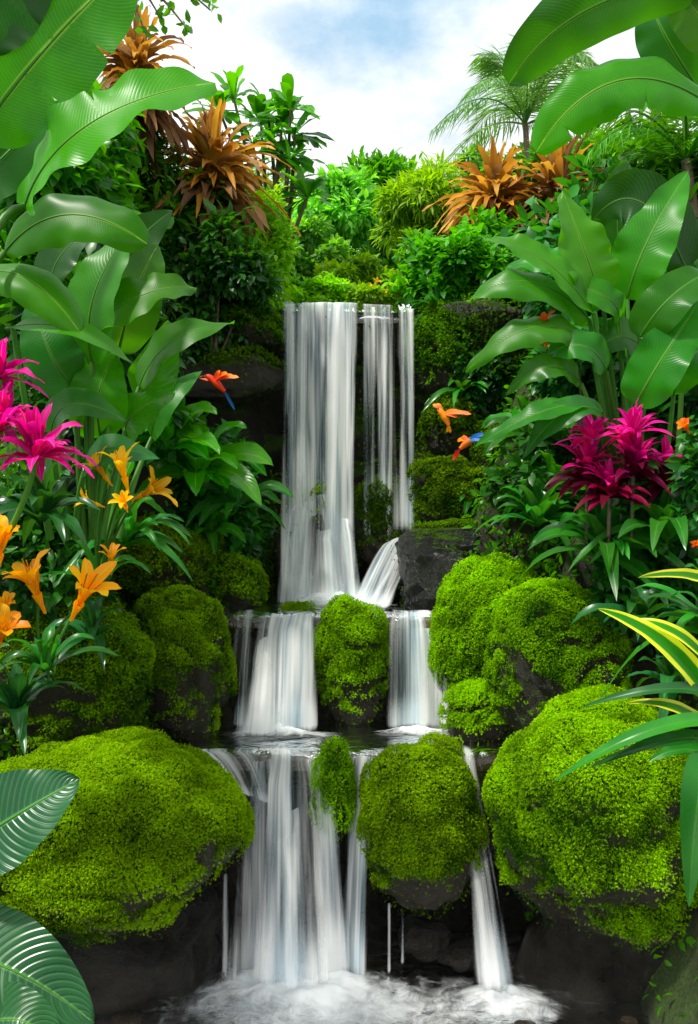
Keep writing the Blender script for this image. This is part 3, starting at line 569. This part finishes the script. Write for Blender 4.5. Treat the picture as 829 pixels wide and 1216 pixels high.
for i,(b,L,n,lab) in enumerate([((752,516,3.92),48,24,'hot pink star shaped bract at the top of the pink clump, right of centre'),((702,522,4.05),44,22,'hot pink star shaped bract at the top left of the pink clump')]):
    radial('pink_bromeliad',lab,'bromeliad',b,n,L,5.6,['pink'],el=(-10,80),droop=.3,prof='lance',seed=90+i,nL=10,Lv=.4)
for i,(b,L,n,lab) in enumerate([((42,545,2.7),74,38,'hot pink spiky bromeliad at the left edge, lowest and largest of three'),((0,512,2.75),62,28,'hot pink spiky bromeliad cut by the left edge, middle of three'),((0,450,2.8),56,26,'hot pink spiky bromeliad cut by the left edge, topmost of three')]):
    rt=radial('pink_bromeliad',lab,'bromeliad',b,n,L,7.5,['pink','pink','pink','magenta'],el=(-15,85),droop=.4,prof='lance',seed=95+i,nL=16,nW=3,wave=.15,Lv=.4)
    s=MB(); bb=P(*b); tube(s,bez(bb,bb+np.array([-.06,.05,-.14]),bb+np.array([-.2,.15,-.35]),10),.01,6); s.build('stem',M['stem'],rt)
def flower(root,c,d,size,mat,n=6,spread=.75,wid=.17,st=True,recurve=.25,nL=12):
    d=U(np.array(d,float)); a=U(np.cross(d,[.2,.3,.9])); b=np.cross(d,a)
    fb=MB()
    tube(fb,[c-d*size*.25,c-d*size*.05,c+d*size*.18],[size*.03,size*.05,size*.1],7)
    for i in range(n):
        th=2*pi*i/n+rng.uniform(-.2,.2); o=a*math.cos(th)+b*math.sin(th); s=size*rng.uniform(.8,1.15); sp=spread*rng.uniform(.7,1.2)
        p0=c; m=c+d*s*.6+o*s*sp*.28; t=c+d*s*(.95-recurve*sp)+o*s*sp
        blade(fb,p0,m,t,size*wid,d-o*.7,'petal',.3,.16,nL,3,rng.random())
    f=fb.build('flower',M[mat],root)
    if st:
        sb=MB()
        for i in range(5):
            o=U(rng.normal(size=3))*.16; tube(sb,[c,c+(d+o)*size*.4,c+(d+o*1.5)*size*.75],[size*.012]*3,4)
        sb.build('stamen',M['stamen'],f)
    return f
def flowering(label,base,fl,mat,cat='lily',leaf='strap',n=12,L=90,W=8,name='lily_plant',el=(10,75),**kw):
    rt=radial(name,label,cat,base,n,L,W,[leaf],el=el,droop=.7,prof='strap')
    bb=P(*base)
    for (px,py,Yd,sz,d) in fl:
        c=P(px,py,Yd); s=MB(); tube(s,bez(bb,(bb+c)/2+np.array([-.02,0,.03]),c,12),np.linspace(.007,.004,12),6); s.build('flower_stem',M['stem'],rt)
        flower(rt,c,d,sz/F*Yd,mat,**kw)
    return rt
flowering('yellow lily plant with a cluster of narrow flowers behind the lower lilies on the left',(120,700,3.7),
   [(150,575,3.3,46,(-.15,-.3,.9)),(165,590,3.3,46,(.75,-.4,.35)),(128,570,3.4,36,(-.5,-.3,.8)),(150,604,3.3,30,(0,-.6,.4)),(118,600,3.4,28,(-.7,-.4,.3))],'yellow',wid=.115,spread=.55,recurve=.1)
flowering('amber lily plant with two large open flowers on the left bank above the mossy boulder',(55,800,3.2),
   [(48,715,3.0,62,(-.25,-.35,.9)),(90,725,3.0,66,(.5,-.4,.8)),(132,676,3.2,30,(.1,-.3,.9))],'amber',wid=.125,spread=.55,recurve=.12)
flowering('lily plant with amber blooms cut by the left edge of the view',(-20,820,2.9),
   [(-5,770,2.8,58,(.4,-.4,.8)),(-2,668,2.8,60,(.2,-.3,.9)),(8,730,3.0,30,(.2,-.5,.8))],'amber',wid=.15,spread=.5)
ST=[((50,620,3.3),24,95,9,'strapd','dark strap leaved plant at the left edge under the pink blooms'),
 ((150,650,3.9),24,84,8,'strap','arching strap leaved plant beside the cluster of yellow lilies'),
 ((20,850,3.1),20,95,10,'strapd','dark strap leaved plant at the left edge above the largest left boulder'),
 ((110,760,3.7),14,70,8,'strapd','small strap leaved plant between the lilies and the shaded boulder'),
 ((640,625,4.8),28,78,8,'strap','fine strap leaved plant on the right bank nearest the falls'),
 ((715,665,4.2),32,104,12,'strap','glossy strap leaved plant above the smooth right boulder'),
 ((790,645,4.0),30,104,12,'strap','strap leaved plant at the right edge below the cordylines'),
 ((760,745,3.9),22,80,10,'strapd','low strap leaved plant tucked behind the huge right boulder'),
 ((800,820,3.6),14,80,9,'strapd','dark strap leaved plant among the yellow edged leaves'),
 ((850,760,3.4),20,130,10,'strap','long leaved strap plant cut by the right edge above the yellow edged leaves'),
 ((560,600,5.6),16,40,5,'strap','small grassy plant on the mossy rock by the birds'),
 ((470,345,6.3),22,34,4,'lime','small lime bromeliad on the cliff top right of centre'),
 ((395,340,6.6),22,30,4,'lime','small yellow green rosette on the cliff top left of centre'),
 ((520,375,6.0),24,44,4,'strap','drooping grassy tuft hanging over the cliff right of the falls lip'),
 ((300,375,5.95),20,40,4,'lime','bright grassy tuft on the ledge left of the falls lip'),
 ((548,470,5.85),22,46,5,'strap','drooping fern like tuft halfway up the cliff right of the falls'),
]
for i,(b,n,L,W,m,lab) in enumerate(ST): radial('strap_leaf_plant',lab,'plant',b,n,L,W,[m],el=(0,82),droop=.75,prof='strap',seed=120+i,nL=12,wave=.1)
GL=[((232,562,4.95),42,70,15,'glossy','bright glossy leaved bush left of the tall waterfall'),
 ((200,530,4.7),24,62,15,'glossy','taller glossy bush between the philodendron and the bright bush'),
 ((282,598,5.2),30,54,7,'strap','drooping narrow leaved bush next to the tall waterfall'),
 ((245,632,5.3),20,46,8,'paddle','bush hanging above the mossy rocks left of the upper pool'),
 ((660,590,4.9),20,58,13,'glossy','broad leaved bush left of the pink clump'),
 ((810,585,4.1),14,60,12,'paddled','dark leaved bush at the right edge behind the cordylines'),
 ((60,600,3.9),16,70,14,'paddled','dark broad leaved bush behind the pink blooms'),
 ((140,590,4.1),16,60,13,'paddle','green broad leaved bush behind the upper yellow lilies'),
 ((630,520,5.2),16,56,12,'paddle','bush under the low paddle leaves right of the birds')]
for i,(b,n,L,W,m,lab) in enumerate(GL): radial('leafy_bush',lab,'bush',b,n,L,W,[m],el=(-15,80),droop=.6,prof='ovate',seed=160+i,nL=12,nW=3,stemf=.25,face=.8,Lv=.4,wave=.1)

def shrub(label,c,R,n,L,mat,name='shrub',cat='shrub',nb=14,seed=0,W=.5,down=.25,group=None,fill=.45,trunk=True):
    r=np.random.default_rng(seed); ctr=P(*c); Yd=c[2]; R3=np.array([R[0]/F*Yd,(R[0]+R[1])/2/F*Yd*.8,R[1]/F*Yd])
    dirs=U(r.normal(size=(nb,3))); sub=ctr+dirs*R3*r.uniform(.35,.95,(nb,1)); sr=r.uniform(.18,.46,nb)
    i=r.integers(0,nb,n); d=U(r.normal(size=(n,3))); rad=r.uniform(fill,1,n)**.6
    pts=sub[i]+d*R3*(sr[i]*rad)[:,None]*(1+.35*r.normal(size=(n,1))*.6)
    Ls=L/F*Yd*r.uniform(.45,1.5,n)
    A=U(d*.9+r.normal(size=(n,3))*.6+np.array([0,0,-down])); C=U(np.array([0,-.35,1.])+d*.5+r.normal(size=(n,3))*.45)
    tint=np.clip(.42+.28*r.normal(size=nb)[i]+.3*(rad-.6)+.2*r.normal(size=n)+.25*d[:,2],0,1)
    base=ctr-np.array([0,0,R3[2]*1.25]); root=thing(name,label,cat,base,group)
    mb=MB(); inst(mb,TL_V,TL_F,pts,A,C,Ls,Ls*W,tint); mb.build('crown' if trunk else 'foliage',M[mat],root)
    sb=MB()
    for j in range(min(nb,7)):
        tube(sb,bez(base,(base+sub[j])/2+r.normal(size=3)*.04*R3[0],sub[j],8),np.linspace(R3[0]*.04,R3[0]*.01,8),6)
    sb.build('branches',M['bark'],root)
    return root
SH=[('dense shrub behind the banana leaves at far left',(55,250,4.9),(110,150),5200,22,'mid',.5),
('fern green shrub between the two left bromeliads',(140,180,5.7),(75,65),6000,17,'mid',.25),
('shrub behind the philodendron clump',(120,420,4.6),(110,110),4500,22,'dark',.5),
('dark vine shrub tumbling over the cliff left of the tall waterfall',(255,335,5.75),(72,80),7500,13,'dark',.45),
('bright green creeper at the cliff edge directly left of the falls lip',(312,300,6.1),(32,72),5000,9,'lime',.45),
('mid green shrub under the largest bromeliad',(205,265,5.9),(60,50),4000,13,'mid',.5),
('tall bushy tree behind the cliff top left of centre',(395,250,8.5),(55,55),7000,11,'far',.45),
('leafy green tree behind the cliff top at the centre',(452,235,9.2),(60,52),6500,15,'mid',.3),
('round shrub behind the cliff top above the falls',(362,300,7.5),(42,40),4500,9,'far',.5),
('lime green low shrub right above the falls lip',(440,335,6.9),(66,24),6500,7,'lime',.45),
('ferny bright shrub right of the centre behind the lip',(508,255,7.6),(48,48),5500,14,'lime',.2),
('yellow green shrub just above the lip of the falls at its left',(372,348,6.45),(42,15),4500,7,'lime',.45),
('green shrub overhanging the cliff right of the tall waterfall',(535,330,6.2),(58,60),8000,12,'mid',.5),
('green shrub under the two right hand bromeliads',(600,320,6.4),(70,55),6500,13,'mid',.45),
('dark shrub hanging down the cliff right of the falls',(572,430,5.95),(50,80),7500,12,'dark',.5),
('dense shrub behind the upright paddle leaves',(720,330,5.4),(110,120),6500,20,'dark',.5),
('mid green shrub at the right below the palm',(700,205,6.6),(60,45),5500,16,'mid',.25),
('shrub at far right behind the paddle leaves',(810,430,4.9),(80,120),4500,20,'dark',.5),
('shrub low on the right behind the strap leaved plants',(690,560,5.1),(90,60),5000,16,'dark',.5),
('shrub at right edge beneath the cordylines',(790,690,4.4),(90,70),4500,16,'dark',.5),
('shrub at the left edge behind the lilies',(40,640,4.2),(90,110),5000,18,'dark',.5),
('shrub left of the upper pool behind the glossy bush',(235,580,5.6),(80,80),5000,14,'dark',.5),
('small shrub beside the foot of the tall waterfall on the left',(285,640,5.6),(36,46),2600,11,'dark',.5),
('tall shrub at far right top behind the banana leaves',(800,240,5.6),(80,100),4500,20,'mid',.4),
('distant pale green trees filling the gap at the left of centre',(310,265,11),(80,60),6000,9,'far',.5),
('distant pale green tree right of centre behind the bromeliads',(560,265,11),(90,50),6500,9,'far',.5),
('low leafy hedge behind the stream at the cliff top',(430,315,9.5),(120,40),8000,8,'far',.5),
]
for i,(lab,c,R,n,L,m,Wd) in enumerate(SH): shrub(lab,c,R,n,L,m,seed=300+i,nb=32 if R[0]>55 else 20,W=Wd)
rt=thing('frangipani_tree','frangipani tree with leaf rosettes on bare branches against the sky left of centre','tree',P(330,330,6.8))
bb=P(330,330,6.8); sb=MB(); cr=MB(); tips=[(278,108),(318,122),(350,150),(300,160),(352,205),(330,175),(365,225),(296,205),(262,125),(345,120),(310,140),(335,138),(345,180)]
for j,(x,y) in enumerate(tips):
    t=P(x,y+10,6.6+.25*math.sin(j*2)); tube(sb,bez(bb,(bb*.55+t*.45)+np.array([.03*math.sin(j),0,-.02]),t,10),np.linspace(.03,.010,10),7)
    for k in range(16):
        a=rng.uniform(0,6.28); e=rng.uniform(-.4,1.1); d=np.array([math.cos(a)*math.cos(e),math.sin(a)*math.cos(e),math.sin(e)]); l=.26*rng.uniform(.7,1.2)
        blade(cr,t,t+d*l*.5,t+d*l-np.array([0,0,.05]),.046,np.array([0,-.6,1])-d*.5+rng.normal(size=3)*.1,'spat',.15,.1,10,2,rng.random())
sb.build('trunk',M['bark'],rt); cr.build('crown',M['mid'],rt)
rt=thing('overhanging_branch','leafy twig hanging in from the top left against the sky','branch',P(120,-60,4.5)); sb=MB(); cr=MB()
for (x,y) in [(250,12),(225,38),(190,20),(170,32),(240,-5)]:
    a=P(120,-60,4.5); t=P(x,y,4.5); Cc=bez(a,(a+t)/2+np.array([0,0,.05]),t,12); tube(sb,Cc,np.linspace(.012,.004,12),6)
    n=26; q=Cc[rng.integers(5,12,n)]; inst(cr,TL_V,TL_F,q+rng.normal(size=(n,3))*.02,U(rng.normal(size=(n,3))),U(rng.normal(size=(n,3))),rng.uniform(.04,.07,n),rng.uniform(.03,.04,n),rng.random(n))
sb.build('trunk',M['bark'],rt); cr.build('crown',M['mid'],rt)
TN_V=np.array([[0,0,0],[.4,-.5,0],[.4,.5,0],[1,0,-.2]]); TN_F=([0,1,2],[1,3,2])
def frond(root,a,m,t,ll,mat='palm',nl=54,name='frond'):
    Cc=bez(a,m,t,nl+6)[4:]; T=U(np.gradient(Cc,axis=0)); mb=MB(); tube(mb,bez(a,m,t,16),np.linspace(.011,.003,16),5)
    S=U(np.cross(T,[0,0,1.])); k=len(Cc); f=np.linspace(0,1,k); Ls=ll*(.45+.9*np.sin(pi*np.clip(f*.85+.1,0,1)))*.8*rng.uniform(.8,1.15,k)
    for sd in (-1,1):
        A=U(S*sd*.8+T*.8+np.array([0,0,-.45])+rng.normal(size=(k,3))*.13)
        inst(mb,TN_V,TN_F,Cc,A,U(np.cross(A,T)*sd+.3*rng.normal(size=(k,3))),Ls,np.full(k,ll*.036),rng.random(k))
    return mb.build(name,M[mat],root)
def palm(label,c,L,n,ll,seed,mat='palm'):
    ctr=P(*c); Yd=c[2]; r=np.random.default_rng(seed); base=np.array([ctr[0]+.05,Yd,3.3]); rt=thing('palm_tree',label,'palm tree',base)
    s=MB(); tube(s,bez(base,(base+ctr)/2+np.array([.03,0,0]),ctr,10),np.linspace(.05,.03,10),9); s.build('trunk',M['bark'],rt)
    for i in range(n):
        a=2*pi*i/n+r.uniform(-.2,.2); e=r.uniform(.1,1.45); l=L/F*Yd*r.uniform(.8,1.15); d=np.array([math.cos(a)*math.cos(e),math.sin(a)*math.cos(e),math.sin(e)])
        frond(rt,ctr,ctr+d*l*.55+np.array([0,0,.03]),ctr+d*l*.92+np.array([math.cos(a)*l*.2,0,-l*.33*math.cos(e)-.05*l]),ll/F*Yd,mat)
    return rt
palm('slender palm tree with feathery fronds against the sky right of centre',(624,148,9.),132,17,44,5)
palm('palm tree at the right with fronds hanging behind the paddle leaves',(815,190,5.2),130,12,50,6,'mid')
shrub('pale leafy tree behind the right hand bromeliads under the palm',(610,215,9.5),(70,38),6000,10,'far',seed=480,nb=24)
rt=shrub('hibiscus bush with two orange blooms among the paddle leaves',(690,430,4.7),(70,60),1800,16,'dark',name='hibiscus_bush',seed=500)
for (x,y,Yd,s) in [(652,386,4.05,15),(650,412,4.05,13)]:
    flower(rt,P(x,y,Yd),(-.5,-.5,.6),s/F*Yd,'orangef',n=5,spread=.7,wid=.24,nL=7)
rt=shrub('small bush with orange blooms at the right edge beside the cordylines',(840,560,3.8),(30,60),900,16,'dark',name='hibiscus_bush',seed=501)
for (x,y,Yd,s) in [(817,512,3.7,20),(828,650,3.7,12)]:
    flower(rt,P(x,y,Yd),(-.5,-.5,.6),s/F*Yd,'orangef',n=5,spread=.6,wid=.2,nL=7)
rt=shrub('flowering shrub with tiny yellow blooms above the lip of the falls',(450,350,6.4),(45,12),2800,7,'lime',name='flowering_shrub',seed=502)
for (x,y) in [(447,338),(441,346),(455,351)]: flower(rt,P(x,y,6.3),(.2,-.6,.7),.05,'yellow',n=5,spread=.7,wid=.2,st=False,nL=6)

# ---------- birds ----------
def bird(label,pts,rad,wings,tail,Yd,bm,wm,tm,beak):
    c=P(*pts[1],Yd); rt=thing('bird',label,'bird',c)
    pp=np.array([P(x,y,Yd) for x,y in pts]); t=np.linspace(0,1,len(pp)); tt=np.linspace(0,1,18)
    sp=np.stack([np.interp(tt,t,pp[:,k]) for k in range(3)],-1); rr_=np.interp(tt,t,np.array(rad)/F*Yd)
    for _ in range(2): sp[1:-1]=(sp[:-2]+sp[1:-1]*2+sp[2:])/4
    b=MB(); tube(b,sp,rr_,10); b.build('body',M[bm],rt)
    bk=MB(); e=P(*beak,Yd); tube(bk,[sp[0],(sp[0]+e)/2,e],[.009,.006,.0015],6); bk.build('beak',M['beak'],rt)
    ey=MB(); D,Fc=ico(2); ey.add(sp[2]+np.array([0,-rr_[2]*.85,.004])+D*.0045,Fc.ravel(),np.full(len(Fc),3)); ey.build('eye',M['beak'],rt)
    for (a,tips,ww,m) in wings:
        wb=MB()
        for j,(x,y,dy) in enumerate(tips):
            p0=P(*a,Yd-.01); p2=P(x,y,Yd+dy); blade(wb,p0,(p0+p2)/2+np.array([0,0,.01]),p2,ww/F*Yd,(.1,-1,.3+.05*j),'feather',.1,.03,8,2,rng.random())
        wb.build('wing',M[m],rt)
    tb_=MB()
    for j,(x,y) in enumerate(tail):
        p0=pp[-1]; p2=P(x,y,Yd+.02); blade(tb_,p0,(p0+p2)/2,p2,.008,(.1*j,-1,.2),'feather',.1,.02,8,2,rng.random())
    tb_.build('tail',M[tm],rt); return rt
bird('red and orange bird with blue tail flying left of the tall waterfall',[(243,447),(248,447),(258,456),(267,465)],[1.5,3.5,4.5,2],
   [((254,452),[(262,441,-.05),(270,443,-.08),(277,446,-.08),(284,448,-.06)],3,'red'),((256,456),[(242,446,.06),(236,448,.06)],3,'orf')],[(279,487),(276,482),(272,476)],4.6,'red','red','blue',(237,449))
bird('orange bird with raised wing, upper of the two right of the waterfall',[(519,486),(523,488),(529,496),(533,505)],[1.5,3.5,4.5,2],
   [((527,492),[(545,489,-.05),(553,491,-.08),(560,492,-.07),(543,496,-.05)],3,'orf'),((526,492),[(514,480,.06),(519,479,.06)],2.5,'red')],[(535,514),(531,513)],4.6,'orf','orf','orf',(515,484))
bird('orange bird with blue wing tip, lower of the two right of the waterfall',[(566,519),(562,521),(553,527),(546,533)],[1.5,3.5,4.5,2],
   [((556,524),[(575,516,-.05),(581,518,-.06),(572,523,-.05)],3,'blue'),((555,524),[(548,519,.05),(543,524,.05)],3,'orf')],[(537,547),(540,547),(538,542)],4.5,'orf','orf','red',(573,516))

# ---------- camera, light, world ----------
cam=bpy.data.cameras.new('camera'); co=bpy.data.objects.new('camera',cam); COL.objects.link(co)
co.location=(0,0,H); co.rotation_euler=(pi/2,0,0); cam.sensor_fit='HORIZONTAL'; cam.sensor_width=36; cam.lens=36*F/829; cam.clip_end=500; cam.clip_start=.05
scene.camera=co
el,azi=radians(60),radians(235)
sl=bpy.data.lights.new('sun','SUN'); sl.energy=5.0; sl.angle=radians(6); sl.color=(1,.96,.86); so=bpy.data.objects.new('sun',sl); COL.objects.link(so)
dv=np.array([math.sin(azi)*math.cos(el),math.cos(azi)*math.cos(el),math.sin(el)])
from mathutils import Vector
so.rotation_euler=Vector(tuple(dv)).to_track_quat('Z','Y').to_euler(); so.location=(0,0,12)
wd=bpy.data.worlds.new('World'); scene.world=wd; wd.use_nodes=True; nt=wd.node_tree; nt.nodes.clear()
sky=node(nt,'ShaderNodeTexSky',sky_type='NISHITA',sun_disc=False,sun_elevation=el,sun_rotation=azi)
tc=node(nt,'ShaderNodeTexCoord').outputs['Generated']
mp=node(nt,'ShaderNodeMapping',{'Vector':tc,'Scale':(1.,1.,1.7),'Location':(.35,.1,.0)}).outputs[0]
n=node(nt,'ShaderNodeTexNoise',{'Vector':mp,'Scale':3.2,'Detail':8.,'Roughness':.55,'Distortion':.2}).outputs[0]
n2=node(nt,'ShaderNodeTexNoise',{'Vector':mp,'Scale':5.,'Detail':8.,'Roughness':.6}).outputs[0]
pd=node(nt,'ShaderNodeVectorMath',{0:tc,1:(.035,.845,.535)},operation='DISTANCE').outputs['Value']
cf=mth(nt,'MULTIPLY',mr(nt,n,.25,.40),mr(nt,mth(nt,'ADD',pd,mth(nt,'MULTIPLY',mth(nt,'SUBTRACT',n2,.5),.35)),.02,.14,.1,1.),clamp=True)
skyb=mix(nt,.75,sky.outputs[0],(3.6,6.2,8.4))
cl=mix(nt,mr(nt,n2,.35,.6),(7.8,8.1,8.3),(10.2,10.3,10.4))
colr=mix(nt,cf,skyb,cl)
node(nt,'ShaderNodeOutputWorld',{0:node(nt,'ShaderNodeBackground',{0:colr,1:.128}).outputs[0]})
scene.view_settings.view_transform='Standard'; scene.view_settings.look='None'; scene.view_settings.exposure=0
